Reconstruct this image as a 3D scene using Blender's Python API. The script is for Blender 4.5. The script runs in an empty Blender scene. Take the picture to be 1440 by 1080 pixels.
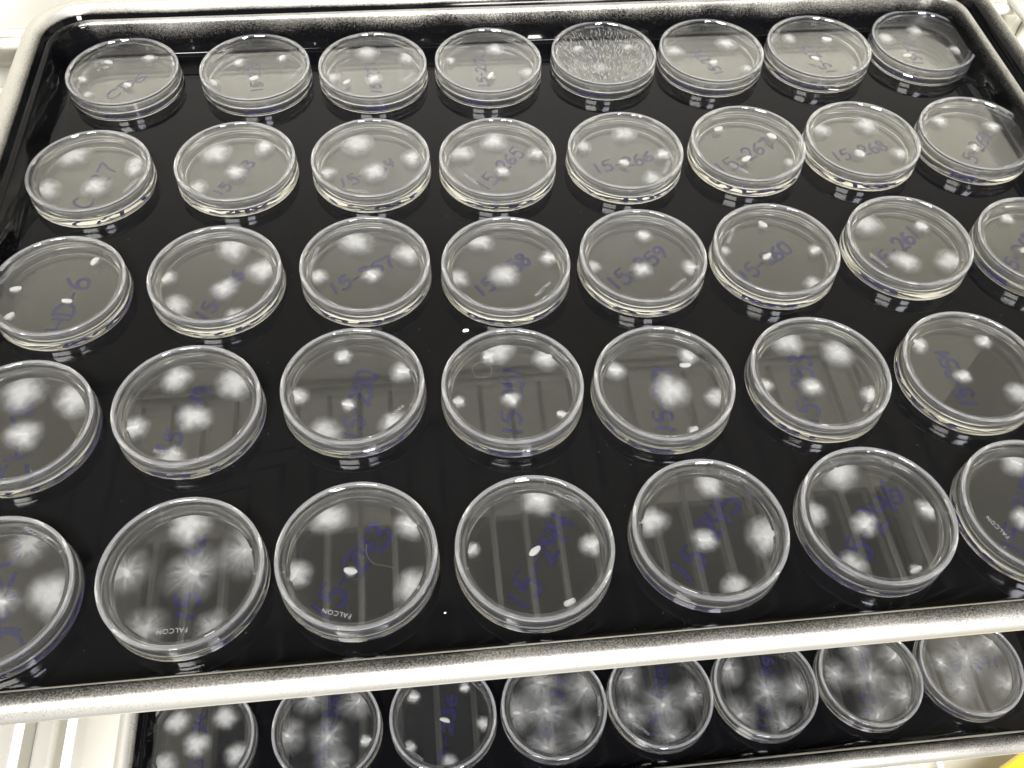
import bpy, bmesh, math, random
from mathutils import Vector, Matrix
random.seed(7)
MM = 0.001
scene = bpy.context.scene

# ------------------------------------------------------------------ camera
F_PX, PITCH, ROLL = 1291.43, 0.9468337, 0.0465002
CAM = Vector((0, 0, 270.37))                      # millimetres, tray floor is z = 0
FW = Vector((0, math.cos(PITCH), -math.sin(PITCH)))
_rt = Vector((1, 0, 0)); _up = _rt.cross(FW)
RT = _rt * math.cos(ROLL) + _up * math.sin(ROLL)
UP = -_rt * math.sin(ROLL) + _up * math.cos(ROLL)
cam_data = bpy.data.cameras.new('camera')
cam_data.sensor_width = 36.0
cam_data.lens = F_PX / 1440 * 36.0
cam_data.clip_start = 0.01
cam_data.clip_end = 50
cam = bpy.data.objects.new('camera', cam_data)
m = Matrix((RT, UP, -FW)).transposed().to_4x4()
m.translation = CAM * MM
cam.matrix_world = m
scene.collection.objects.link(cam)
scene.camera = cam

# ------------------------------------------------------------------ world, lamps, exposure
world = bpy.data.worlds.new('World'); scene.world = world
world.use_nodes = True
world.node_tree.nodes['Background'].inputs[0].default_value = (0.95, 0.96, 1.0, 1)
world.node_tree.nodes['Background'].inputs[1].default_value = 0.25

def area_lamp(name, loc, target, sx, sy, power, col):
    d = bpy.data.lights.new(name, 'AREA')
    d.shape = 'RECTANGLE'; d.size = sx * MM; d.size_y = sy * MM
    d.energy = power; d.color = col
    o = bpy.data.objects.new(name, d)
    o.location = Vector(loc) * MM
    o.rotation_euler = (Vector(target) - Vector(loc)).to_track_quat('-Z', 'Y').to_euler()
    scene.collection.objects.link(o)
    return o
area_lamp('room_lamp', (-380, -760, 1660), (0, 260, 40), 560, 340, 96.0, (1.0, 0.99, 0.955))
area_lamp('room_lamp', (420, -760, 1640), (60, 260, 40), 300, 340, 66.0, (0.90, 0.90, 1.0))
area_lamp('front_lamp', (370, -900, 400), (20, 400, 15), 280, 240, 22.0, (1.0, 0.98, 0.93))

vs = scene.view_settings
vs.view_transform = 'Standard'; vs.look = 'None'; vs.gamma = 1.0; vs.exposure = 0.0
vs.use_curve_mapping = False
cy = scene.cycles
cy.max_bounces = 20; cy.transmission_bounces = 20; cy.transparent_max_bounces = 40
cy.glossy_bounces = 20; cy.diffuse_bounces = 4
cy.sample_clamp_indirect = 4.0
cy.caustics_refractive = True; cy.caustics_reflective = True
cy.blur_glossy = 0.3
cy.use_adaptive_sampling = True; cy.adaptive_threshold = 0.03
cy.use_denoising = True
try: cy.denoiser = 'OPENIMAGEDENOISE'
except Exception: pass

# ------------------------------------------------------------------ helpers
ANG = math.radians(8.0)
U = Vector((math.cos(ANG), math.sin(ANG), 0)); V = Vector((-math.sin(ANG), math.cos(ANG), 0))
def uv(u, v, z=0.0): return U * u + V * v + Vector((0, 0, z))
def at(px, py, z):
    """pixel of the 1440 px photograph -> point (mm) on the horizontal plane z"""
    d = FW + RT * ((px - 720) / F_PX) - UP * ((py - 540) / F_PX)
    s = (z - CAM.z) / d.z
    return CAM + d * s

def link(name, me, mat=None, parent=None, loc=None, rotz=0.0):
    o = bpy.data.objects.new(name, me)
    scene.collection.objects.link(o)
    if me is not None and mat is not None and len(me.materials) == 0: me.materials.append(mat)
    if loc is not None: o.location = Vector(loc) * MM
    o.rotation_euler = (0, 0, rotz)
    if parent is not None: o.parent = parent
    return o
def mesh(name, verts, faces, smooth=True, scale=MM):
    me = bpy.data.meshes.new(name)
    me.from_pydata([tuple(Vector(p) * scale) for p in verts], [], faces)
    me.validate(); me.update()
    if smooth:
        for p in me.polygons: p.use_smooth = True
    return me
def recalc(me):
    bm = bmesh.new(); bm.from_mesh(me); bmesh.ops.recalc_face_normals(bm, faces=bm.faces); bm.to_mesh(me); bm.free()
    return me
def tag(o, label, cat, group=None, kind=None):
    if label: o['label'] = label
    if cat: o['category'] = cat
    if group: o['group'] = group
    if kind: o['kind'] = kind
    return o

def lathe(name, prof, seg=96, sharp=30):
    """closed profile (r, z) revolved round z; smooth except at corners"""
    vs_, fs = [], []
    n = len(prof)
    for i in range(seg):
        a = 2 * math.pi * i / seg
        for r, z in prof: vs_.append((r * math.cos(a), r * math.sin(a), z))
    for i in range(seg):
        j = (i + 1) % seg
        for k in range(n):
            l = (k + 1) % n
            if prof[k][0] < 1e-6 and prof[l][0] < 1e-6: continue
            fs.append((i * n + k, j * n + k, j * n + l, i * n + l))
    me = mesh(name, vs_, fs)
    bm = bmesh.new(); bm.from_mesh(me)
    bmesh.ops.remove_doubles(bm, verts=bm.verts, dist=1e-7)
    bmesh.ops.recalc_face_normals(bm, faces=bm.faces)
    for e in bm.edges:
        if len(e.link_faces) == 2 and e.calc_face_angle(0) > math.radians(sharp): e.smooth = False
    bm.to_mesh(me); bm.free()
    return me

# ------------------------------------------------------------------ materials
class NT:
    def __init__(self, name):
        self.m = bpy.data.materials.new(name); self.m.use_nodes = True
        self.t = self.m.node_tree; self.t.nodes.clear()
        self.out = self.t.nodes.new('ShaderNodeOutputMaterial')
    def n(self, typ, **kw):
        nd = self.t.nodes.new('ShaderNode' + typ)
        for k, v in kw.items():
            if k.startswith('i_'):
                nd.inputs[int(k[2:])].default_value = v
            else: setattr(nd, k, v)
        return nd
    def l(self, a, b): self.t.links.new(a, b)
    def math(self, op, a, b=0.0, clamp=False):
        nd = self.t.nodes.new('ShaderNodeMath'); nd.operation = op; nd.use_clamp = clamp
        for i, x in enumerate((a, b)):
            if isinstance(x, (int, float)): nd.inputs[i].default_value = x
            else: self.l(x, nd.inputs[i])
        return nd.outputs[0]
    def smooth(self, x, a, b, c=0.0, d=1.0):
        nd = self.t.nodes.new('ShaderNodeMapRange'); nd.interpolation_type = 'SMOOTHSTEP'
        self.l(x, nd.inputs[0])
        for i, q in enumerate((a, b, c, d)): nd.inputs[i + 1].default_value = q
        return nd.outputs[0]
    def done(self, sock): self.l(sock, self.out.inputs[0]); return self.m

def mat_principled(name, col, rough=0.4, metal=0.0, **kw):
    t = NT(name); b = t.n('BsdfPrincipled')
    b.inputs['Base Color'].default_value = (*col, 1); b.inputs['Roughness'].default_value = rough
    b.inputs['Metallic'].default_value = metal
    for k, v in kw.items(): b.inputs[k].default_value = v
    return t.done(b.outputs[0])

def mat_plastic(name, haze):
    t = NT(name)
    g = t.n('BsdfGlass'); g.inputs['IOR'].default_value = 1.52; g.inputs['Roughness'].default_value = 0.0
    g.inputs['Color'].default_value = (0.985, 0.985, 0.98, 1)
    d = t.n('BsdfDiffuse'); d.inputs[0].default_value = (0.8, 0.8, 0.82, 1)
    mx = t.n('MixShader'); mx.inputs[0].default_value = haze; t.l(g.outputs[0], mx.inputs[1]); t.l(d.outputs[0], mx.inputs[2])
    return t.done(mx.outputs[0])

def mat_agar():
    t = NT('agar_gel')
    g = t.n('BsdfGlass'); g.inputs['IOR'].default_value = 1.38; g.inputs['Roughness'].default_value = 0.0
    g.inputs['Color'].default_value = (0.975, 0.97, 0.945, 1)
    d = t.n('BsdfDiffuse'); d.inputs[0].default_value = (0.75, 0.73, 0.64, 1)
    mx = t.n('MixShader'); mx.inputs[0].default_value = 0.006
    t.l(g.outputs[0], mx.inputs[1]); t.l(d.outputs[0], mx.inputs[2])
    return t.done(mx.outputs[0])

def mat_colony():
    t = NT('white_mycelium')
    tc = t.n('TexCoord'); oi = t.n('ObjectInfo')
    fe = t.n('Attribute'); fe.attribute_type = 'OBJECT'; fe.attribute_name = 'feather'
    de = t.n('Attribute'); de.attribute_type = 'OBJECT'; de.attribute_name = 'density'
    un = t.n('VectorMath', operation='SCALE'); un.inputs['Scale'].default_value = 1000.0; t.l(tc.outputs['Object'], un.inputs[0])
    sep = t.n('SeparateXYZ'); t.l(un.outputs[0], sep.inputs[0])
    cmb = t.n('CombineXYZ'); t.l(sep.outputs[0], cmb.inputs[0]); t.l(sep.outputs[1], cmb.inputs[1])
    ln = t.n('VectorMath', operation='LENGTH'); t.l(cmb.outputs[0], ln.inputs[0]); r = ln.outputs['Value']
    nrm = t.n('VectorMath', operation='NORMALIZE'); t.l(cmb.outputs[0], nrm.inputs[0])
    rnd = t.math('MULTIPLY', oi.outputs['Random'], 60)
    rv = t.n('CombineXYZ'); t.l(rnd, rv.inputs[2])
    # lobes: wobble the radius by direction
    a1 = t.n('VectorMath', operation='ADD'); t.l(nrm.outputs[0], a1.inputs[0]); t.l(rv.outputs[0], a1.inputs[1])
    lob = t.n('TexNoise'); lob.inputs['Scale'].default_value = 1.1; lob.inputs['Detail'].default_value = 0; t.l(a1.outputs[0], lob.inputs['Vector'])
    # streaks: direction noise stretched along the radius
    rad = t.n('VectorMath', operation='SCALE'); t.l(nrm.outputs[0], rad.inputs[0]); rad.inputs['Scale'].default_value = 1.0
    rz = t.n('CombineXYZ'); t.l(t.math('ADD', rnd, t.math('MULTIPLY', r, 0.5)), rz.inputs[2])
    a2 = t.n('VectorMath', operation='ADD'); t.l(rad.outputs[0], a2.inputs[0]); t.l(rz.outputs[0], a2.inputs[1])
    st = t.n('TexNoise'); st.inputs['Scale'].default_value = 2.2; st.inputs['Detail'].default_value = 2; st.inputs['Roughness'].default_value = 0.6
    t.l(a2.outputs[0], st.inputs['Vector'])
    streak = t.smooth(st.outputs[0], 0.28, 0.80)
    fz = t.n('TexNoise'); fz.inputs['Scale'].default_value = 4; fz.inputs['Detail'].default_value = 3
    a3 = t.n('VectorMath', operation='ADD'); t.l(cmb.outputs[0], a3.inputs[0]); t.l(rv.outputs[0], a3.inputs[1]); t.l(a3.outputs[0], fz.inputs['Vector'])
    rr = t.math('ADD', r, t.math('MULTIPLY', t.math('SUBTRACT', lob.outputs[0], 0.5), -0.38))
    rr = t.math('ADD', rr, t.math('MULTIPLY', t.math('SUBTRACT', fz.outputs[0], 0.5), -0.16))
    soft = t.math('POWER', t.smooth(rr, 1.0, 0.1), 1.3)
    edge = t.smooth(r, 1.0, 0.8)                      # nothing reaches the mesh border
    core = t.smooth(rr, 0.5, 0.12)
    fe_a = t.math('MULTIPLY', soft, t.math('ADD', 0.34, t.math('MULTIPLY', streak, 0.5)))
    fe_a = t.math('MAXIMUM', fe_a, t.math('MULTIPLY', core, 0.72))
    so_a = t.math('MULTIPLY', soft, t.math('ADD', 0.82, t.math('MULTIPLY', fz.outputs[0], 0.4)))
    mixa = t.n('Mix'); t.l(fe.outputs['Fac'], mixa.inputs[0]); t.l(so_a, mixa.inputs[2]); t.l(fe_a, mixa.inputs[3])
    al = t.math('MULTIPLY', t.math('MULTIPLY', mixa.outputs[0], edge), de.outputs['Fac'], clamp=True)
    d = t.n('BsdfDiffuse'); d.inputs[0].default_value = (0.93, 0.93, 0.92, 1)
    tl = t.n('BsdfTranslucent'); tl.inputs[0].default_value = (0.8, 0.8, 0.78, 1)
    m1 = t.n('MixShader'); m1.inputs[0].default_value = 0.3; t.l(d.outputs[0], m1.inputs[1]); t.l(tl.outputs[0], m1.inputs[2])
    tr = t.n('BsdfTransparent')
    m2 = t.n('MixShader'); t.l(al, m2.inputs[0]); t.l(tr.outputs[0], m2.inputs[1]); t.l(m1.outputs[0], m2.inputs[2])
    return t.done(m2.outputs[0])

def mat_ink():
    t = NT('violet_marker_ink')
    tc = t.n('TexCoord'); nz = t.n('TexNoise'); nz.inputs['Scale'].default_value = 400; nz.inputs['Detail'].default_value = 3
    t.l(tc.outputs['Object'], nz.inputs['Vector'])
    tr = t.n('BsdfTransparent'); tr.inputs[0].default_value = (0.20, 0.17, 0.50, 1)
    d = t.n('BsdfDiffuse'); d.inputs[0].default_value = (0.011, 0.009, 0.12, 1)
    f = t.smooth(nz.outputs[0], 0.25, 0.55, 0.7, 1.0)
    m2 = t.n('MixShader'); t.l(f, m2.inputs[0]); t.l(tr.outputs[0], m2.inputs[1]); t.l(d.outputs[0], m2.inputs[2])
    return t.done(m2.outputs[0])

def mat_frost():
    t = NT('frosted_moulding')
    tr = t.n('BsdfTransparent'); d = t.n('BsdfDiffuse'); d.inputs[0].default_value = (0.8, 0.8, 0.82, 1)
    m2 = t.n('MixShader'); m2.inputs[0].default_value = 0.07; t.l(tr.outputs[0], m2.inputs[1]); t.l(d.outputs[0], m2.inputs[2])
    return t.done(m2.outputs[0])

def mat_tray():
    t = NT('black_coated_sheet_metal')
    at_ = t.n('Attribute'); at_.attribute_name = 'coat'
    tc = t.n('TexCoord')
    sp = t.n('TexNoise'); sp.inputs['Scale'].default_value = 1900; sp.inputs['Detail'].default_value = 3; sp.inputs['Roughness'].default_value = 0.7
    t.l(tc.outputs['Object'], sp.inputs['Vector'])
    bl = t.n('TexNoise'); bl.inputs['Scale'].default_value = 28; bl.inputs['Detail'].default_value = 3
    t.l(tc.outputs['Object'], bl.inputs['Vector'])
    x = t.math('ADD', at_.outputs['Fac'], t.math('MULTIPLY', t.math('SUBTRACT', sp.outputs[0], 0.5), 0.6))
    x = t.math('ADD', x, t.math('MULTIPLY', t.math('SUBTRACT', bl.outputs[0], 0.5), 0.35))
    k = t.smooth(x, 0.2, 0.8)
    # bare metal
    bare = t.n('BsdfPrincipled'); bare.inputs['Metallic'].default_value = 0.75
    bare.inputs['Base Color'].default_value = (0.50, 0.48, 0.43, 1); bare.inputs['Roughness'].default_value = 0.36
    # glossy black coat, a little dusty
    coat = t.n('BsdfPrincipled'); coat.inputs['Base Color'].default_value = (0.002, 0.002, 0.0023, 1); coat.inputs['Specular IOR Level'].default_value = 0.17
    rn = t.n('TexNoise'); rn.inputs['Scale'].default_value = 60; rn.inputs['Detail'].default_value = 6
    t.l(tc.outputs['Object'], rn.inputs['Vector'])
    t.l(t.smooth(rn.outputs[0], 0.3, 0.75, 0.04, 0.11), coat.inputs['Roughness'])
    du = t.n('TexVoronoi'); du.inputs['Scale'].default_value = 160; t.l(tc.outputs['Object'], du.inputs['Vector'])
    dust = t.smooth(du.outputs['Distance'], 0.06, 0.02)
    cm = t.n('Mix', data_type='RGBA'); t.l(t.math('MULTIPLY', dust, 0.03), cm.inputs[0])
    cm.inputs[6].default_value = (0.002, 0.002, 0.0023, 1); cm.inputs[7].default_value = (0.5, 0.48, 0.42, 1)
    t.l(cm.outputs[2], coat.inputs['Base Color'])
    bn = t.n('TexNoise'); bn.inputs['Scale'].default_value = 18; bn.inputs['Detail'].default_value = 2; t.l(tc.outputs['Object'], bn.inputs['Vector'])
    bp = t.n('Bump'); bp.inputs['Strength'].default_value = 0.10; bp.inputs['Distance'].default_value = 0.001
    t.l(bn.outputs[0], bp.inputs['Height']); t.l(bp.outputs[0], coat.inputs['Normal'])
    mx = t.n('MixShader'); t.l(k, mx.inputs[0]); t.l(bare.outputs[0], mx.inputs[1]); t.l(coat.outputs[0], mx.inputs[2])
    return t.done(mx.outputs[0])

def mat_wall():
    t = NT('cream_cabinet_plastic'); b = t.n('BsdfPrincipled')
    tc = t.n('TexCoord'); nz = t.n('TexNoise'); nz.inputs['Scale'].default_value = 9; nz.inputs['Detail'].default_value = 5
    t.l(tc.outputs['Object'], nz.inputs['Vector'])
    mx = t.n('Mix', data_type='RGBA'); t.l(nz.outputs[0], mx.inputs[0])
    mx.inputs[6].default_value = (0.47, 0.455, 0.39, 1); mx.inputs[7].default_value = (0.51, 0.495, 0.43, 1)
    t.l(mx.outputs[2], b.inputs['Base Color']); b.inputs['Roughness'].default_value = 0.45
    return t.done(b.outputs[0])

M_PLASTIC = mat_plastic('clear_polystyrene', 0.006); M_SIDE = mat_plastic('clear_polystyrene_wall', 0.018); M_EDGE = mat_plastic('edge_light_polystyrene', 0.09); M_AGAR = mat_agar(); M_COLONY = mat_colony(); M_INK = mat_ink(); M_FROST = mat_frost()  # edge material's pale diffuse share paints in the light rims catch
M_CONTACT = NT('wet_contact'); M_CONTACT = M_CONTACT.done(M_CONTACT.n('BsdfTransparent').outputs[0])   # gel against plastic: no visible interface
M_TRAY = mat_tray(); M_WALL = mat_wall()
M_PLUG = mat_principled('dense_white_plug', (0.88, 0.88, 0.86), 0.6, **{'Subsurface Weight': 0.2, 'Subsurface Radius': (0.001, 0.001, 0.001), 'Subsurface Scale': 0.5})
M_WIRE = mat_principled('white_coated_wire', (0.62, 0.61, 0.57), 0.3)
M_PAN = mat_principled('dull_aluminium', (0.22, 0.215, 0.19), 0.6, 0.6)
M_YELLOW = mat_principled('yellow_plastic', (0.90, 0.62, 0.02), 0.25)
M_ORANGE = mat_principled('orange_trim', (0.55, 0.28, 0.05), 0.4)
M_WATER = mat_principled('condensed_water', (0.95, 0.95, 0.95), 0.15, **{'Transmission Weight': 0.55, 'IOR': 1.33})
M_FIBRE = mat_principled('pale_fibre', (0.3, 0.29, 0.25), 0.6)

# ------------------------------------------------------------------ the setting: cabinet
WB, WL, WR = 442, -300, 470
ZTOP, ZBOT = 600, -470
def box_mesh(name, u0, u1, v0, v1, z0, z1, bev=0.0):
    bm = bmesh.new()
    vsx = [bm.verts.new(uv(u, v, z) * MM) for z in (z0, z1) for v in (v0, v1) for u in (u0, u1)]
    for f in ((0, 2, 3, 1), (4, 5, 7, 6), (0, 1, 5, 4), (2, 6, 7, 3), (0, 4, 6, 2), (1, 3, 7, 5)): bm.faces.new([vsx[i] for i in f])
    if bev: bmesh.ops.bevel(bm, geom=bm.edges[:], offset=bev * MM, segments=2, affect='EDGES', profile=0.5)
    bmesh.ops.recalc_face_normals(bm, faces=bm.faces)
    me = bpy.data.meshes.new(name); bm.to_mesh(me); bm.free()
    return me
back = tag(link('back_wall', box_mesh('back_wall', WL, WR, WB, WB + 12, ZBOT, ZTOP), M_WALL), None, None, kind='structure')
left = tag(link('left_wall', box_mesh('left_wall', WL - 12, WL - 0.2, 40, WB + 12, ZBOT, ZTOP), M_WALL), None, None, kind='structure')
right = tag(link('right_wall', box_mesh('right_wall', WR + 0.2, WR + 12, 40, WB + 12, ZBOT, ZTOP), M_WALL), None, None, kind='structure')
floor = tag(link('cabinet_floor', box_mesh('cabinet_floor', WL - 12, WR + 12, -60, WB + 12, ZBOT - 12, ZBOT - 0.2), M_WALL), None, None, kind='structure')
for i in range(9):                                    # horizontal steps on the back wall, left part
    z = -300 + i * 34
    link('wall_rib', box_mesh('wall_rib', WL + 1, -150, WB - 5, WB - 0.02, z, z + 19, 2.2), M_WALL, back)
for i in range(8):                                    # vertical ribs, right part
    u = 262 + i * 14
    link('wall_rib', box_mesh('wall_rib', u, u + 8, WB - 4, WB - 0.02, -300, -4, 1.6), M_WALL, back)
for i in range(4):                                    # ledges down the left wall
    z = -420 + i * 60
    link('wall_ledge', box_mesh('wall_ledge', WL - 0.1, WL + 14, 60, WB - 8, z, z + 9, 2.5), M_WALL, left)

def tube(name, p0, p1, r, seg=10):
    d = (p1 - p0).normalized(); a = d.orthogonal().normalized(); b = d.cross(a)
    vs_ = []
    for p in (p0, p1):
        for i in range(seg):
            t = 2 * math.pi * i / seg
            vs_.append(p + a * (r * math.cos(t)) + b * (r * math.sin(t)))
    fs = [(i, (i + 1) % seg, seg + (i + 1) % seg, seg + i) for i in range(seg)] + [tuple(range(seg))[::-1], tuple(range(seg, 2 * seg))]
    return mesh(name, vs_, fs)
def wire_shelf(ztop, v0, v1, label, u0=-230, u1=360, step=24.0, cross=None):
    """front-to-back wires (top at ztop) on cross wires"""
    root = link('wire_shelf', None, loc=uv(0, 0, ztop))
    tag(root, label, 'wire shelf', 'wire shelves of the cabinet')
    me = tube('wire', uv(0, v0), uv(0, v1), 2.1)
    n = int((u1 - u0) / step) + 1
    for i in range(n):
        link('wire', me, M_WIRE, root, U * (u0 + i * step) + Vector((0, 0, -2.1)))
    mc = tube('cross_wire', uv(u0 - 5, 0), uv(u1 + 5, 0), 3.0)
    for v in cross or (v0 + 4, (v0 + v1) / 2, v1 - 4):
        link('cross_wire', mc, M_WIRE, root, V * v + Vector((0, 0, -7.2)))
    return root
wire_shelf(-1.0, 93, 430, 'white wire shelf carrying the upper black tray')
wire_shelf(-179.0, 93, 430, 'white wire shelf carrying the lower black tray')
wire_shelf(-428.0, -40, 430, 'white wire shelf at the bottom beneath both trays', u0=60)
wire_shelf(352.0, 205, 436, 'white wire shelf overhead mirrored as stripes in the dish lids', cross=(432,))
tag(link('cabinet_ceiling', box_mesh('cabinet_ceiling', WL - 12, WR + 12, 66, WB + 12, ZTOP + 0.2, ZTOP + 12), M_PAN), None, None, kind='structure')

# ------------------------------------------------------------------ trays
def tray_mesh(name, uL, uR, vF, vB):
    """outer bead limits; profile swept round a rounded rectangle"""
    bead = 4.2
    # (distance inside the outer edge, z, coat)
    prof_in = [(17.0, 0.0, 1.6), (14.6, 0.35, 1.6), (12.9, 1.8, 1.55), (12.2, 4.0, 1.45), (11.5, 8.0, 1.28), (10.8, 12.0, 1.1),
               (10.0, 15.5, 0.95), (8.9, 18.9, 0.78), (7.9, 21.0, 0.68)]
    for i in range(9):                                # bead: inner foot over the top to the outer foot
        a = math.pi * (0.80 - i / 8 * 1.03)
        prof_in.append((bead - bead * math.cos(a) * -1.0 * -1.0, 20.2 + bead * math.sin(a), 0.62 - 0.10 * i))
    prof_out = [(3.0, 15.6, -0.3), (6.6, 15.8, -0.2), (9.4, 17.6, 0.2), (10.8, 15.0, 0.5), (12.4, 7.0, 0.8), (13.6, 1.0, 1.0), (16.0, -0.9, 1.2)]
    prof = prof_in + prof_out
    CR = 27.0; SEG = 9
    vs_, fs, coat = [], [], []
    loops = []
    for d, z, c in prof:
        rc = max(CR - d, 4.0)
        loop = []
        for k, (cu, cv) in enumerate(((uR - d - rc, vF + d + rc), (uR - d - rc, vB - d - rc), (uL + d + rc, vB - d - rc), (uL + d + rc, vF + d + rc))):
            for i in range(SEG + 1):
                a = -math.pi / 2 + k * math.pi / 2 + i / SEG * math.pi / 2
                u, v = cu + rc * math.cos(a), cv + rc * math.sin(a)
                loop.append(len(vs_)); vs_.append(uv(u, v, z))
                nb = math.sin(a)                       # +1 back, -1 front
                nr = math.cos(a)                       # +1 right, -1 left
                cc = c
                if z > 3 and d > 8.5:                  # wall: the back is worn higher up than the sides
                    cc += 0.20 * max(0, nb) * (z / 20)
                    cc += 0.55 * max(0, -nr) + 0.15 * max(0, nr)
                elif d <= 8.5:
                    cc += 0.14 * max(0, nr) + 0.16 * max(0, -nb) - 0.28 * max(0, nb) - 0.16 * max(0, -nr)
                coat.append(cc)
        loops.append(loop)
    n = len(loops[0])
    for a, b in zip(loops, loops[1:]):
        for i in range(n):
            j = (i + 1) % n
            fs.append((a[i], a[j], b[j], b[i]))
    fs.append(tuple(loops[0])); fs.append(tuple(loops[-1])[::-1])
    me = mesh(name, vs_, fs)
    recalc(me)
    at_ = me.attributes.new('coat', 'FLOAT', 'POINT')
    at_.data.foreach_set('value', coat)
    return me
tag(link('baking_tray', tray_mesh('baking_tray', -174.6, 281.0, 80.3, 413.0), M_TRAY),
    'upper black baking tray with worn silver rim holding five rows of petri dishes', 'tray', 'baking trays of petri dishes')
tag(link('baking_tray', tray_mesh('baking_tray', -151.8, 303.8, 81.8, 414.5), M_TRAY, loc=(0, 0, -178)),
    'lower black baking tray partly hidden under the front rim of the upper one', 'tray', 'baking trays of petri dishes')

# ------------------------------------------------------------------ petri dish meshes (z = 0 at tray floor, lid top 9 mm)
H = 9.0
LID_TOP = 8.35                                        # recessed plate
lid_prof = [(0, LID_TOP), (23.4, LID_TOP), (23.75, H - 0.25), (23.95, H - 0.06), (24.2, H), (24.75, H), (24.93, H - 0.07), (25.0, H - 0.25),
            (25.02, 6.9), (25.08, 6.6), (25.2, 4.2), (25.1, 4.05), (24.4, 4.05), (24.25, 4.2), (24.1, 6.4), (24.0, 7.1), (23.7, LID_TOP - 0.9), (0, LID_TOP - 0.9)]
base_prof = [(0, 0.2), (22.6, 0.2), (22.9, 0.02), (24.6, 0.02), (25.2, 0.22), (25.42, 0.7), (25.2, 3.4), (24.9, 3.75), (23.1, 3.85), (22.9, 4.05), (22.85, 7.0), (22.75, 7.2),
             (22.05, 7.2), (21.9, 7.0), (21.55, 3.37), (21.45, 1.3), (21.1, 0.95), (20.5, 0.95), (0, 0.95)]
agar_prof = [(0, 0.97), (21.09, 0.97), (21.44, 1.31), (21.54, 3.36), (21.25, 3.06), (20.75, 2.88), (20.1, 2.8), (19.3, 2.78), (18.4, 2.78), (0, 2.78)]
ME_LID = lathe('lid', lid_prof, 144, 35)
ME_BASE = lathe('base', base_prof, 144, 20)
def zone(me, edge, wet=lambda r, z: False):
    # walls get extra diffuse haze, edges most: painted-in brightness of light they catch
    for m_ in (M_PLASTIC, M_SIDE, M_EDGE, M_CONTACT): me.materials.append(m_)
    for p in me.polygons:
        r = math.hypot(p.center.x, p.center.y) / MM; z = p.center.z / MM
        if wet(r, z): p.material_index = 3; continue
        if abs(p.normal.z) > 0.95 and r < 21: continue
        p.material_index = 2 if edge(r, z, p.normal) else 1
zone(ME_LID, lambda r, z, n: (z > 8.6 and r > 23.5) or z < 4.1)
zone(ME_BASE, lambda r, z, n: z > 6.9, lambda r, z: 0.9 < z < 3.3 and r < 21.6)
ME_AGAR = lathe('agar', agar_prof, 144, 60)
for m_ in (M_AGAR, M_CONTACT): ME_AGAR.materials.append(m_)
for p in ME_AGAR.polygons:
    if p.normal.z < 0.3: p.material_index = 1
AGAR_Z = 2.8

def dome(n=26, rings=7):
    vs_, fs = [(0, 0, 1)], []
    for k in range(1, rings + 1):
        r = k / rings
        for i in range(n):
            a = 2 * math.pi * i / n
            vs_.append((r * math.cos(a), r * math.sin(a), max(0.0, (1 - r * r)) ** 1.2))
    for i in range(n): fs.append((0, 1 + i, 1 + (i + 1) % n))
    for k in range(rings - 1):
        for i in range(n):
            j = (i + 1) % n
            fs.append((1 + k * n + i, 1 + (k + 1) * n + i, 1 + (k + 1) * n + j, 1 + k * n + j))
    return mesh('colony', vs_, fs, scale=MM)
ME_COL = dome()
def colony_mesh(p, sx, sy, rot):
    """the dome, with whatever would pass the dish wall drawn back to it"""
    if p.length + max(sx, sy) < 20.9: return ME_COL
    me = ME_COL.copy(); ca, sa = math.cos(rot), math.sin(rot)
    for v in me.vertices:
        x, y = v.co.x / MM * sx, v.co.y / MM * sy
        q = Vector((p.x + x * ca - y * sa, p.y + x * sa + y * ca))
        if q.length > 20.9:
            q = q.normalized() * 20.9 - p
            v.co.x, v.co.y = (q.x * ca + q.y * sa) / sx * MM, (-q.x * sa + q.y * ca) / sy * MM
    return me
def plug_mesh(seed):
    rnd = random.Random(seed)
    bm = bmesh.new(); bmesh.ops.create_icosphere(bm, subdivisions=3, radius=1.0)
    ph = [rnd.uniform(0, 6) for _ in range(4)]
    for v in bm.verts:
        p = v.co
        f = 1 + 0.10 * math.sin(3 * p.x + ph[0]) * math.cos(2.5 * p.y + ph[1]) + 0.06 * math.sin(7 * p.z + 5 * p.x + ph[2])
        sx = 2.25 * (1 - 0.12 * p.y * math.sin(ph[3]))
        q = Vector((math.copysign(abs(p.x) ** 0.8, p.x) * sx, math.copysign(abs(p.y) ** 0.85, p.y) * 1.0, p.z * 0.75)) * f
        v.co = q * MM
    me = bpy.data.meshes.new('plug'); bm.to_mesh(me); bm.free()
    for p in me.polygons: p.use_smooth = True
    return me
ME_PLUG = [plug_mesh(i) for i in range(6)]

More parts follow.
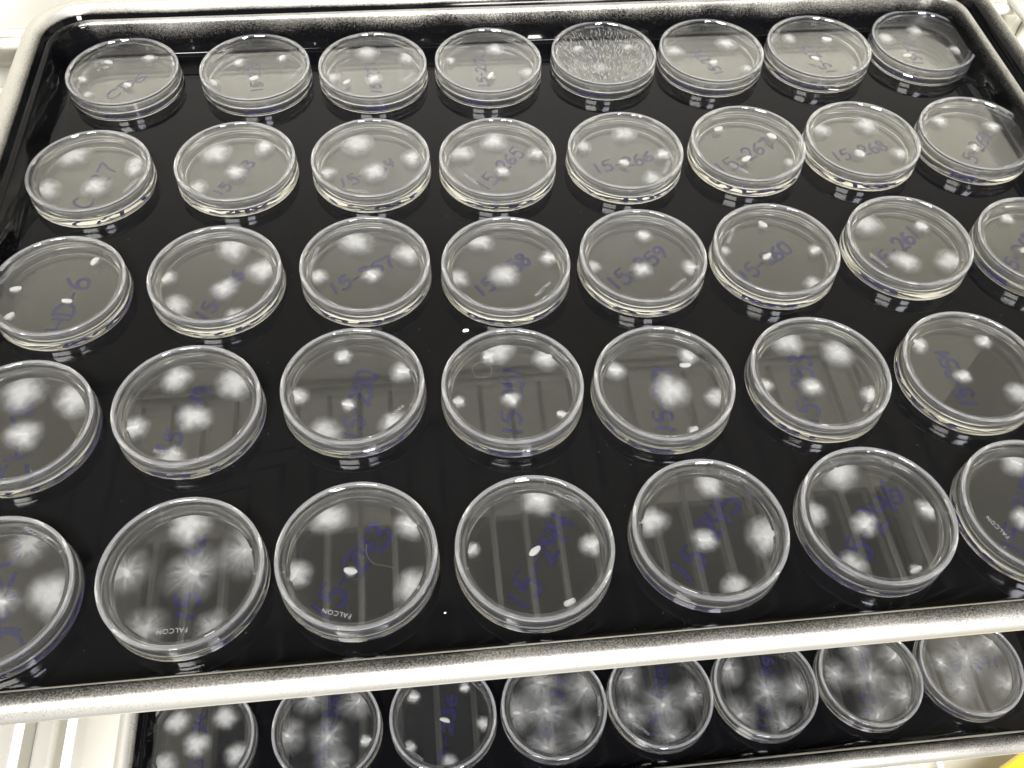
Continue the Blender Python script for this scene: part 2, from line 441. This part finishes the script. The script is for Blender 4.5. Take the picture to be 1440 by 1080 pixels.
# ------------------------------------------------------------------ writing
GLYPH = {
 '0': [[(.3, 1), (.08, .8), (.05, .35), (.25, 0), (.5, .1), (.6, .5), (.5, .9), (.3, 1)]],
 '1': [[(.3, 1.02), (.27, .5), (.25, -.02)]],
 '2': [[(.06, .78), (.2, 1), (.45, .95), (.5, .7), (.3, .35), (.04, .02), (.3, .08), (.62, .02)]],
 '3': [[(.08, .92), (.35, 1), (.5, .8), (.25, .55), (.52, .4), (.5, .1), (.22, -.02), (.03, .12)]],
 '4': [[(.12, 1), (.08, .5), (.35, .45), (.62, .5)], [(.5, 1), (.46, .5), (.42, -.05)]],
 '5': [[(.14, .98), (.1, .56), (.35, .62), (.55, .4), (.48, .1), (.22, -.02), (.02, .1)], [(.14, .97), (.58, 1.0)]],
 '6': [[(.5, 1), (.2, .7), (.06, .3), (.22, 0), (.5, .1), (.52, .38), (.3, .5), (.1, .32)]],
 '7': [[(.05, .92), (.3, .96), (.6, .98), (.4, .5), (.28, -.05)]],
 '8': [[(.48, .88), (.25, 1), (.1, .8), (.3, .55), (.52, .28), (.35, 0), (.1, .12), (.15, .4), (.42, .65), (.48, .88)]],
 '9': [[(.5, .75), (.35, .98), (.1, .85), (.12, .6), (.35, .52), (.5, .75), (.45, .35), (.3, -.05)]],
 '-': [[(.08, .48), (.5, .52)]],
 'H': [[(.1, 1), (.08, 0)], [(.55, 1), (.52, 0)], [(.08, .5), (.54, .52)]],
 'D': [[(.12, 1), (.1, 0)], [(.0, .98), (.4, .95), (.62, .55), (.45, .1), (0, 0)]],
 'C': [[(.55, .85), (.35, 1), (.1, .75), (.08, .3), (.3, 0), (.58, .12)]],
 'Y': [[(.05, 1), (.3, .55)], [(.58, 1), (.3, .55), (.2, 0)]],
 'R': [[(.1, 0), (.12, 1), (.45, .95), (.5, .68), (.12, .5), (.55, 0)]],
 'M': [[(.05, 0), (.12, 1), (.32, .4), (.55, 1), (.62, 0)]],
 'B': [[(.1, 0), (.1, 1), (.42, .92), (.4, .6), (.1, .52), (.5, .42), (.48, .08), (.08, 0)]],
 'L': [[(.1, 1), (.1, .02), (.55, .05)]],
}
def catmull(pts, n=5):
    if len(pts) < 3: return [Vector(p) for p in pts]
    P = [Vector(p) for p in pts]; P = [P[0] * 2 - P[1]] + P + [P[-1] * 2 - P[-2]]
    out = []
    for i in range(1, len(P) - 2):
        for k in range(n):
            t = k / n
            out.append(0.5 * ((2 * P[i]) + (P[i + 1] - P[i - 1]) * t + (2 * P[i - 1] - 5 * P[i] + 4 * P[i + 1] - P[i + 2]) * t * t + (3 * P[i] - P[i - 1] - 3 * P[i + 1] + P[i + 2]) * t ** 3))
    out.append(P[-2])
    return out
def ink_mesh(text, p0, p1, rnd, height=None, width=0.95):
    """handwriting whose first and last character centres lie at p0, p1 (dish-local mm), on the underside of the base"""
    d = p1 - p0; L = d.length; ex = d / L; ey = Vector((-ex.y, ex.x))
    pitch = L / max(1, len(text) - 1)
    h = height or min(max(pitch * 1.35, 5.0), 8.5)
    w = pitch * 0.95 / 0.62
    vs_, fs = [], []
    zz = 0.0
    for ci, ch in enumerate(text):
        jy = rnd.uniform(-.06, .06) * h; sl = rnd.uniform(-.05, .18); sc = rnd.uniform(.9, 1.1)
        for st in GLYPH[ch]:
            pts = catmull([(x + rnd.uniform(-.03, .03), y + rnd.uniform(-.03, .03)) for x, y in st])
            q = [p0 + ex * (pitch * ci + (p.x - .3 + sl * (p.y - .5)) * w) + ey * ((p.y - .5) * h * sc + jy) for p in pts]
            zz += 0.003
            base = len(vs_)
            m_ = len(q)
            for i in range(m_):
                tg = (q[min(i + 1, m_ - 1)] - q[max(i - 1, 0)])
                if tg.length < 1e-6: tg = ex
                tg = tg.normalized(); nn = Vector((-tg.y, tg.x))
                ww = width * (0.5 if 0 < i < m_ - 1 else 0.36) * rnd.uniform(.88, 1.1)
                for s in (1, -1):
                    pp = q[i] + nn * (ww * s)
                    if pp.length > 20.3: pp = pp.normalized() * 20.3
                    vs_.append((pp.x, pp.y, 0.24 + zz))
            for i in range(m_ - 1):
                a = base + 2 * i
                fs.append((a + 1, a + 3, a + 2, a))
    me = mesh('handwriting', vs_, fs, smooth=False)
    return me

tx = bpy.data.curves.new('moulded', 'FONT'); tx.body = 'FALCON'; tx.size = 2.15 * MM; tx.align_x = 'CENTER'; tx.align_y = 'CENTER'
tx.extrude = 0.06 * MM; tx.resolution_u = 3; tx.space_character = 1.12
tmp = bpy.data.objects.new('moulded', tx); scene.collection.objects.link(tmp)
bpy.context.view_layer.update()
ME_MOULD = bpy.data.meshes.new_from_object(tmp.evaluated_get(bpy.context.evaluated_depsgraph_get()))
ME_MOULD.name = 'moulded_lettering'
bpy.data.objects.remove(tmp)
ME_TICK = box = None
def tick_mesh():
    vs_ = [(-.6, -.1, 0), (.6, -.1, 0), (.6, .1, 0), (-.6, .1, 0), (-.6, -.1, .2), (.6, -.1, .2), (.6, .1, .2), (-.6, .1, .2)]
    return mesh('vent_nub', vs_, [(3, 2, 1, 0), (4, 5, 6, 7), (0, 1, 5, 4), (1, 2, 6, 5), (2, 3, 7, 6), (3, 0, 4, 7)], smooth=False)
ME_TICK = tick_mesh()

# ------------------------------------------------------------------ dishes: (u, v) fitted from the photograph
POS = {'A1': (-133.3, 376.8), 'A2': (-73.8, 376.1), 'A3': (-19.8, 374.5), 'A4': (34.2, 374.7), 'A5': (89.7, 376.8), 'A6': (142, 375.7), 'A7': (195.3, 375.3), 'A8': (249, 377.2),
 'B1': (-137.6, 309.8), 'B2': (-78.2, 311.5), 'B3': (-21.6, 309.8), 'B4': (32.4, 306.6), 'B5': (87.9, 306.9), 'B6': (142.6, 307.6), 'B7': (194.6, 307.3), 'B8': (247.2, 307.3),
 'C1': (-138.9, 246.3), 'C2': (-81.2, 247.7), 'C3': (-24.5, 248.7), 'C4': (29.8, 244.6), 'C5': (84.1, 244.8), 'C6': (137.9, 244.3), 'C7': (193.2, 244.8), 'C8': (246.9, 240.1),
 'D1': (-141.2, 185.6), 'D2': (-85.6, 187.7), 'D3': (-29.3, 191.2), 'D4': (26.5, 186.7), 'D5': (80.2, 183.4), 'D6': (137.3, 183.2), 'D7': (193.9, 181.4),
 'E1': (-137.3, 123.9), 'E2': (-81.1, 125.7), 'E3': (-28.2, 126.7), 'E4': (27.1, 124.4), 'E5': (83.5, 125.8), 'E6': (139.1, 125.8), 'E7': (193.1, 124.0),
 'F1': (-119.2, 126.3), 'F2': (-61.5, 126.3), 'F3': (-7.5, 126.3), 'F4': (45.0, 126.3), 'F5': (96.3, 126.3), 'F6': (147.8, 126.3), 'F7': (200.2, 126.3), 'F8': (251.6, 126.3)}
# colonies: (px, py, halo size, flags) p = plug only shown, f = feathery, n = halo without a plug
COL = {
 'A1': [(180, 121, 3), (154, 89.5, 2.5), (211, 83, 5), (115, 113, 4), (124, 134, 4, 'n')],
 'A2': [(358, 112, 2), (336, 89, 4), (397, 83, 4), (300, 118, 4)],
 'A3': [(526, 112, 6), (488, 117, 0), (468, 110, 6, 'n'), (516, 75, 8, 'n'), (572, 83, 7, 'n')],
 'A4': [(690, 108, 3), (696, 70, 7), (633, 86, 4, 'n'), (743, 103, 6, 'n')],
 'A5': [(843, 97, 6), (813, 70, 5), (882, 68, 5)],
 'A6': [(1003, 89, 4), (1021, 63, 7), (948, 73, 7, 'n'), (1051, 98, 5, 'n')],
 'A7': [(1146, 84, 2), (1109, 55, 5, 'n'), (1162, 57, 4), (1202, 98, 4, 'n')],
 'A8': [(1275, 80, 1), (1286, 44, 6, 'n'), (1245, 55, 7, 'n'), (1343, 72, 6)],
 'B1': [(135, 264, 9), (67, 268, 9, 'n'), (106, 221, 10, 'n'), (193, 230, 7, 'n'), (191, 240, 6, 'n')],
 'B2': [(332, 243, 7), (303, 217, 9), (373, 207, 7), (277, 266, 7, 'n')],
 'B3': [(527, 242, 9), (502, 203, 10, 'n'), (580, 223, 8), (458, 245, 6)],
 'B4': [(707, 242, 5), (695, 200, 9), (647, 217, 8, 'n'), (755, 217, 7)],
 'B5': [(878, 230, 4), (877, 190, 8, 'n'), (820, 207, 6, 'n'), (932, 218, 6), (917, 253, 7, 'n')],
 'B6': [(1049, 225, 2), (1010, 183, 3), (1085, 193, 3), (1117, 231, 4, 'n')],
 'B7': [(1209, 217, 4), (1218, 177, 8), (1153, 183, 7, 'n'), (1265, 217, 6)],
 'B8': [(1369, 209, 4), (1320, 171, 6), (1395, 179, 6)],
 'C1': [(95, 425, 0), (134, 369, 3), (23, 408, 3), (12, 447, 3)],
 'C2': [(315, 407, 8), (328, 350, 10, 'n'), (373, 380, 10), (235, 392, 6), (247, 433, 9, 'n'), (337, 455, 7, 'n')],
 'C3': [(523, 388, 6), (500, 342, 10, 'n'), (575, 358, 10), (447, 390, 6)],
 'C4': [(710, 388, 9), (675, 342, 8), (772, 363, 6), (642, 393, 7, 'n')],
 'C5': [(903, 380, 6), (905, 332, 5), (830, 375, 5, 'n'), (972, 377, 6)],
 'C6': [(1078, 362, 3), (1072, 317, 3), (1018, 353, 4, 'n'), (1145, 353, 5), (1143, 400, 6, 'n')],
 'C7': [(1273, 369, 9), (1295, 319, 5), (1217, 317, 10, 'n'), (1337, 369, 10, 'n')],
 'C8': [(1415, 308, 5), (1439, 353, 3)],
 'D1': [(33, 613, 9), (33, 553, 12, 'n'), (107, 562, 11, 'n')],
 'D2': [(273, 588, 9), (250, 533, 9), (333, 540, 11, 'n'), (188, 603, 8), (240, 650, 8, 'n')],
 'D3': [(490, 570, 4), (483, 502, 5), (567, 523, 7), (558, 598, 8), (418, 557, 6), (453, 613, 9, 'n')],
 'D4': [(719, 562, 5), (687, 502, 5), (703, 494, 8, 'n'), (768, 504, 8), (644, 566, 4), (798, 587, 3)],
 'D5': [(942, 550, 10), (967, 501, 6), (963, 515, 0), (864, 521, 6), (1011, 560, 7, 'n'), (979, 611, 3)],
 'D6': [(1142, 545, 6), (1107, 483, 9, 'n'), (1177, 497, 9), (1073, 542, 5), (1223, 555, 5)],
 'D7': [(1354, 530, 5), (1290, 484, 6), (1383, 481, 5), (1436, 556, 8, 'n')],
 'E1': [(5, 848, 8, 'f'), (43, 766, 10, 'fn'), (75, 838, 11, 'n')],
 'E2': [(274, 806, 13, 'f'), (267, 739, 10, 'n'), (348, 776, 14, 'f'), (180, 807, 12, 'f'), (203, 890, 11, 'fn'), (300, 887, 9, 'fn')],
 'E3': [(493, 804, 2.5), (464, 730, 9, 'n'), (580, 737, 8), (414, 809, 7), (585, 828, 9)],
 'E4': [(752, 776, 1.5), (757, 703, 9), (664, 773, 4), (833, 766, 6), (805, 854, 0)],
 'E5': [(991, 760, 6), (997, 682, 7, 'n'), (912, 732, 9), (1087, 755, 10), (1037, 829, 7, 'n')],
 'E6': [(1216, 737, 7), (1180, 665, 10), (1142, 724, 8, 'n'), (1303, 717, 6), (1293, 809, 3), (1194, 799, 8, 'n')],
 'E7': [(1437, 729, 6), (1426, 651, 8)],
 'F1': [(277, 1048, 9), (250, 1016, 9, 'n'), (317, 1009, 9, 'n'), (334, 1061, 9), (230, 1076, 9, 'n')],
 'F2': [(462, 1038, 12, 'f'), (437, 982, 11, 'f'), (504, 987, 12, 'f'), (405, 1035, 11, 'f'), (515, 1042, 5), (469, 1073, 12, 'f')],
 'F3': [(626, 1013, 2), (582, 980, 5), (680, 1018, 5), (575, 1053, 5), (653, 967, 4), (633, 1077, 6)],
 'F4': [(768, 1000, 15, 'f'), (760, 960, 14, 'f'), (823, 970, 14, 'f'), (727, 1003, 13, 'f'), (825, 1035, 14, 'f'), (768, 1052, 14, 'f')],
 'F5': [(932, 992, 14, 'f'), (883, 953, 11, 'f'), (887, 1007, 11, 'f'), (974, 977, 11, 'f'), (945, 1036, 12, 'f')],
 'F6': [(1078, 973, 12, 'f'), (1023, 940, 11, 'f'), (1122, 967, 12, 'f'), (1040, 1007, 12, 'f'), (1103, 1020, 12, 'f')],
 'F7': [(1223, 953, 14, 'f'), (1203, 913, 10, 'f'), (1173, 948, 11, 'f'), (1257, 923, 11, 'f'), (1270, 980, 13, 'f'), (1233, 1007, 12, 'f')],
 'F8': [(1358, 925, 15, 'f'), (1397, 900, 10, 'f'), (1417, 963, 11, 'f'), (1350, 967, 11, 'f'), (1322, 933, 8, 'f')]}
# handwriting: text, first and last character centre in the photograph
TXT = {
 'A1': ('CD6', 160, 134, 197, 111), 'A2': ('15-270', 361, 128, 357, 92), 'A3': ('15-271', 530, 130, 522, 92), 'A4': ('15-272', 680, 122, 674, 84),
 'A5': ('15-273', 846, 112, 838, 70), 'A6': ('15-274', 1010, 104, 980, 76), 'A7': ('15-275', 1168, 102, 1130, 68), 'A8': ('15-276', 1290, 90, 1276, 62),
 'B1': ('C-27', 118, 287, 150, 240), 'B2': ('15-263', 308, 272, 350, 232), 'B3': ('15-264', 483, 258, 548, 232), 'B4': ('15-265', 680, 262, 725, 216),
 'B5': ('15-266', 840, 238, 910, 222), 'B6': ('15-267', 1014, 238, 1076, 204), 'B7': ('15-268', 1176, 222, 1238, 206), 'B8': ('15-269', 1358, 232, 1384, 192),
 'C1': ('HD-6', 84, 458, 110, 400), 'C2': ('15-256', 284, 444, 334, 388), 'C3': ('15-257', 470, 406, 545, 370), 'C4': ('15-258', 676, 410, 735, 366),
 'C5': ('15-259', 862, 398, 928, 356), 'C6': ('15-260', 1046, 388, 1102, 350), 'C7': ('15-261', 1236, 372, 1284, 328), 'C8': ('15-262', 1414, 380, 1446, 336),
 'D1': ('CHYR', 22, 668, 34, 570), 'D2': ('15-249', 232, 632, 285, 552), 'D3': ('15-250', 492, 612, 514, 530), 'D4': ('15-251', 720, 605, 720, 522),
 'D5': ('15-252', 934, 602, 930, 524), 'D6': ('15-253', 1136, 592, 1126, 508), 'D7': ('15-254', 1362, 568, 1326, 500),
 'E1': ('DMRC', 8, 915, 4, 780), 'E2': ('15-242', 262, 866, 276, 762), 'E3': ('15-243', 452, 862, 532, 750), 'E4': ('15-244', 732, 846, 786, 736),
 'E5': ('15-245', 960, 804, 1022, 708), 'E6': ('15-246', 1196, 794, 1250, 692), 'E7': ('15-247', 1424, 770, 1450, 680),
 'F1': ('15-234', 274, 1090, 282, 1012), 'F2': ('15-235', 448, 1078, 470, 988), 'F3': ('15-236', 622, 1082, 634, 985), 'F4': ('15-237', 762, 1050, 790, 962),
 'F5': ('15-238', 920, 1030, 930, 945), 'F6': ('15-239', 1076, 1020, 1080, 930), 'F7': ('15-240', 1222, 1000, 1212, 915), 'F8': ('15-241', 1330, 940, 1400, 930)}
# moulded maker's lettering: first and last letter in the photograph
MOULD = {'A1': (150, 64, 178, 58), 'A2': (412, 107, 421, 98), 'A3': (566, 113, 583, 102), 'A4': (626, 66, 636, 58),
 'B2': (274, 204, 283, 196), 'B4': (654, 246, 670, 258), 'B5': (934, 243, 941, 228), 'B6': (1053, 243, 1025, 230), 'B7': (1237, 158, 1263, 171), 'B8': (1403, 153, 1423, 164),
 'C1': (3, 397, 18, 377), 'C2': (260, 343, 290, 332), 'C3': (438, 372, 448, 348), 'C4': (773, 397, 753, 416), 'C5': (964, 391, 942, 409), 'C6': (1024, 342, 1032, 321),
 'C7': (1249, 377, 1222, 356), 'D2': (257, 638, 213, 634), 'D3': (568, 568, 541, 598), 'D4': (775, 487, 799, 507), 'D5': (947, 474, 984, 485), 'D6': (1228, 556, 1216, 576),
 'E2': (264, 885, 220, 889), 'E3': (496, 867, 451, 858), 'E4': (777, 692, 815, 706), 'E5': (1014, 666, 1048, 677), 'E6': (1239, 647, 1278, 662), 'E7': (1419, 757, 1387, 726),
 'F5': (911, 1031, 892, 1017), 'F2': (462, 1082, 492, 1076)}

LABEL = {}
for k, (t_, *_r) in TXT.items():
    if k[0] in 'BCDE' and t_.startswith('15-'):
        LABEL[k] = 'clear petri dish with %s handwritten in violet ink' % t_
LABEL.update({
 'B1': 'clear petri dish with broad soft colonies, standing left of the dish marked 15-263',
 'C1': 'clear petri dish of bare white plugs without halos, standing left of the dish marked 15-256',
 'D1': 'clear petri dish lettered CHYR, standing left of the dish marked 15-249',
 'E1': 'clear petri dish with violet capital letters, standing left of the dish marked 15-242',
 'A1': 'clear petri dish in the rear corner of the upper tray, behind the soft-colony dish',
 'A2': 'clear petri dish in the back row, directly behind the dish marked 15-263',
 'A3': 'clear petri dish in the back row, directly behind the dish marked 15-264',
 'A4': 'clear petri dish in the back row, directly behind the dish marked 15-265',
 'A5': 'petri dish with streaky condensation under its lid in the back row of the upper tray',
 'A6': 'clear petri dish in the back row, directly behind the dish marked 15-267',
 'A7': 'clear petri dish in the back row, directly behind the dish marked 15-268',
 'A8': 'clear petri dish in the back row, directly behind the dish marked 15-269',
 'F1': 'lower tray dish with smooth round colonies, nearest the left rim of the lower tray',
 'F2': 'lower tray dish with feathery colonies beside the nearly empty dish of small plugs',
 'F3': 'lower tray dish, nearly empty, with six small white plugs on clear dark agar',
 'F4': 'lower tray dish with six wide overlapping feathery colonies, below the dish marked 15-244',
 'F5': 'lower tray dish with feathery colonies, below the gap between dishes 15-244 and 15-245',
 'F6': 'lower tray dish with feathery colonies, in front of and below the dish marked 15-245',
 'F7': 'lower tray dish with star-shaped feathery colonies, below the dish marked 15-246',
 'F8': 'lower tray dish with faint spreading colonies, below the dish marked 15-247'})
GROUP = {'A': 'petri dishes on the upper tray', 'F': 'petri dishes on the lower tray'}

DISH = {}
for key, (pu, pv) in POS.items():
    rnd = random.Random(key)
    low = key[0] == 'F'
    z0 = -178.0 if low else 0.0
    c = uv(pu, pv, z0)
    root = link('petri_dish', None, loc=c)
    tag(root, LABEL[key], 'petri dish', GROUP.get(key[0], GROUP['A']))
    DISH[key] = root
    sp = rnd.uniform(0, 6.28)
    base = link('base', ME_BASE, M_PLASTIC, root)
    agar = link('agar', ME_AGAR, M_AGAR, root, rotz=sp)
    lid = link('lid', ME_LID, M_PLASTIC, root, rotz=0)
    # writing
    t_, x0, y0, x1, y1 = TXT[key]
    p0 = (at(x0, y0, z0 + 1.25) - c).to_2d(); p1 = (at(x1, y1, z0 + 1.25) - c).to_2d()   # seen lifted by the agar
    link('handwriting', ink_mesh(t_, p0, p1, rnd, height=5.2 if key[0] in 'AF' else None, width=1.15 if key[0] in 'AB' else 1.5), M_INK, base)
    if key in MOULD:
        x0, y0, x1, y1 = MOULD[key]
        p0 = (at(x0, y0, z0 + LID_TOP) - c).to_2d(); p1 = (at(x1, y1, z0 + LID_TOP) - c).to_2d()
        mid = (p0 + p1) / 2; d = p1 - p0
        if mid.length > 21.6: mid = mid.normalized() * 21.6
        ang = math.atan2(d.y, d.x)
    else:
        a = rnd.uniform(0, 6.28); mid = Vector((math.cos(a), math.sin(a))) * 21.3; ang = a + math.pi / 2
    link('moulded_lettering', ME_MOULD, M_FROST, lid, (mid.x, mid.y, LID_TOP + 0.09), ang)
    a0 = rnd.uniform(0, 6.28)
    for i in range(3):
        a = a0 + i * 2 * math.pi / 3
        link('vent_nub', ME_TICK, M_FROST, lid, (math.cos(a) * 22.4, math.sin(a) * 22.4, LID_TOP + 0.005), a)
    # colonies on the agar
    for item in COL[key]:
        x, y, h = item[:3]; fl = item[3] if len(item) > 3 else ''
        p = (at(x, y, z0 + AGAR_Z + 0.4) - c).to_2d()
        if p.length > 19.8: p = p.normalized() * 19.8
        f = 1 if 'f' in fl else 0
        R_ = max(h, 1.8) * (0.62 if not low else (0.60 if not f else 0.70)) * 1.52
        Rmax = R_
        a = rnd.uniform(0, 6.28)
        sx, sy = R_ * rnd.uniform(.92, 1.1), R_ * rnd.uniform(.85, 1.0)
        col = link('colony', colony_mesh(p, sx, sy, a), M_COLONY, root, (p.x, p.y, AGAR_Z + 0.03 + rnd.uniform(0, .02)), a)
        col.scale = (sx, sy, 0.5 + 0.09 * R_)
        col['feather'] = float(f); col['density'] = 0.98 if not f else 0.9
        if low and f: col['density'] = 0.68
        if 'n' not in fl:
            pl = link('plug', ME_PLUG[rnd.randrange(6)], M_PLUG, col)
            s = rnd.uniform(.85, 1.1) * (0.8 if f else 1.0)
            pl.matrix_parent_inverse = Matrix.Diagonal((1 / sx, 1 / sy, 1 / col.scale[2], 1))
            pl.location = (0, 0, 0.7 * MM); pl.rotation_euler = (0, 0, rnd.uniform(-0.9, 1.2) - a)
            pl.scale = (s, s * rnd.uniform(.85, 1.15), s)

# condensation on the streaky dish: drops hanging under the lid
rnd = random.Random(3)
vs_, fs = [], []
for i in range(420):
    r = 21.5 * math.sqrt(rnd.random()); a = rnd.uniform(0, 6.28)
    cx, cyy = r * math.cos(a), r * math.sin(a)
    L = rnd.uniform(.8, 2.6); W = rnd.uniform(.16, .32); th = math.radians(95 + rnd.uniform(-12, 12) - cx * 1.2)
    b = len(vs_); zt = LID_TOP - 0.92
    for k in range(8):
        q = 2 * math.pi * k / 8
        lx, ly = L * math.cos(q), W * math.sin(q)
        vs_.append((cx + lx * math.cos(th) - ly * math.sin(th), cyy + lx * math.sin(th) + ly * math.cos(th), zt))
    vs_.append((cx, cyy, zt - W * 0.9))
    for k in range(8): fs.append((b + k, b + (k + 1) % 8, b + 8))
    fs.append(tuple(b + k for k in range(8))[::-1])
cond = link('condensation', recalc(mesh('condensation', vs_, fs)), M_WATER, DISH['A5'])
cond['kind'] = 'stuff'

# air bubble pressed into the agar of 15-251, and the stray fibre in 15-243
def ring_mesh(name, R_, r_, seg=40, sec=8):
    vs_, fs = [], []
    for i in range(seg):
        a = 2 * math.pi * i / seg
        for k in range(sec):
            b = 2 * math.pi * k / sec
            vs_.append(((R_ + r_ * math.cos(b)) * math.cos(a), (R_ + r_ * math.cos(b)) * math.sin(a), r_ * math.sin(b)))
    for i in range(seg):
        for k in range(sec):
            fs.append((i * sec + k, ((i + 1) % seg) * sec + k, ((i + 1) % seg) * sec + (k + 1) % sec, i * sec + (k + 1) % sec))
    return recalc(mesh(name, vs_, fs))
p = at(678, 521.6, AGAR_Z) - uv(*POS['D4'])
link('bubble_rim', ring_mesh('bubble_rim', 3.5, 0.13), M_EDGE, DISH['D4'], (p.x, p.y, AGAR_Z + 0.2))
pts = [at(x, y, AGAR_Z) - uv(*POS['E3']) for x, y in ((516, 766), (515, 776), (520, 788), (530, 795), (542, 796), (554, 800))]
cp = catmull([(q.x, q.y) for q in pts], 6)
vs_, fs = [], []
for i, q in enumerate(cp):
    t_ = (cp[min(i + 1, len(cp) - 1)] - cp[max(i - 1, 0)]).normalized(); n_ = Vector((-t_.y, t_.x))
    for k in range(5):
        b = 2 * math.pi * k / 5
        o_ = n_ * (0.05 * math.cos(b)); vs_.append((q.x + o_.x, q.y + o_.y, AGAR_Z + 0.07 + 0.05 * math.sin(b)))
for i in range(len(cp) - 1):
    for k in range(5): fs.append((i * 5 + k, (i + 1) * 5 + k, (i + 1) * 5 + (k + 1) % 5, i * 5 + (k + 1) % 5))
link('stray_fibre', mesh('stray_fibre', vs_, fs), M_FIBRE, DISH['E3'])

# ------------------------------------------------------------------ small things
def crumb(px, py, s, label, curved=False):
    me = plug_mesh(int(px))
    o = link('crumb', me, M_PLUG, None, at(px, py, 0) + Vector((0, 0, 0.55 * s)), 0.3)
    o.scale = (s * .55, s * .7, s * .7)
    tag(o, label, 'crumb', 'crumbs on the upper tray')
crumb(655, 466, 0.9, 'white curled crumb on the black tray between dishes 15-258 and 15-251')
crumb(626, 862, 0.3, 'tiny pale crumb on the black tray between dishes 15-243 and 15-244')

# yellow plastic thing standing on the bottom shelf
yc = at(1440, 1100, -400)
bm = bmesh.new(); bmesh.ops.create_cube(bm, size=1.0)
for v in bm.verts: v.co = Vector((v.co.x * 120, v.co.y * 110, (v.co.z + .5) * 26)) * MM
bmesh.ops.bevel(bm, geom=bm.edges[:], offset=8 * MM, segments=4, affect='EDGES', profile=0.5)
me = bpy.data.meshes.new('body'); bm.to_mesh(me); bm.free()
for p_ in me.polygons: p_.use_smooth = True
yr = link('yellow_box', None, loc=(yc.x + 22, yc.y - 34, -428), rotz=0.55)
tag(yr, 'bright yellow plastic box with an orange strip, below the right end of the lower tray', 'box')
link('body', me, M_YELLOW, yr)
sm = mesh('strip', [(-64, -40, 2), (-60.2, -40, 2), (-60.2, 50, 2), (-64, 50, 2), (-64, -40, 22), (-60.2, -40, 22), (-60.2, 50, 22), (-64, 50, 22)],
          [(3, 2, 1, 0), (4, 5, 6, 7), (0, 1, 5, 4), (1, 2, 6, 5), (2, 3, 7, 6), (3, 0, 4, 7)], smooth=False)
link('orange_strip', sm, M_ORANGE, yr)
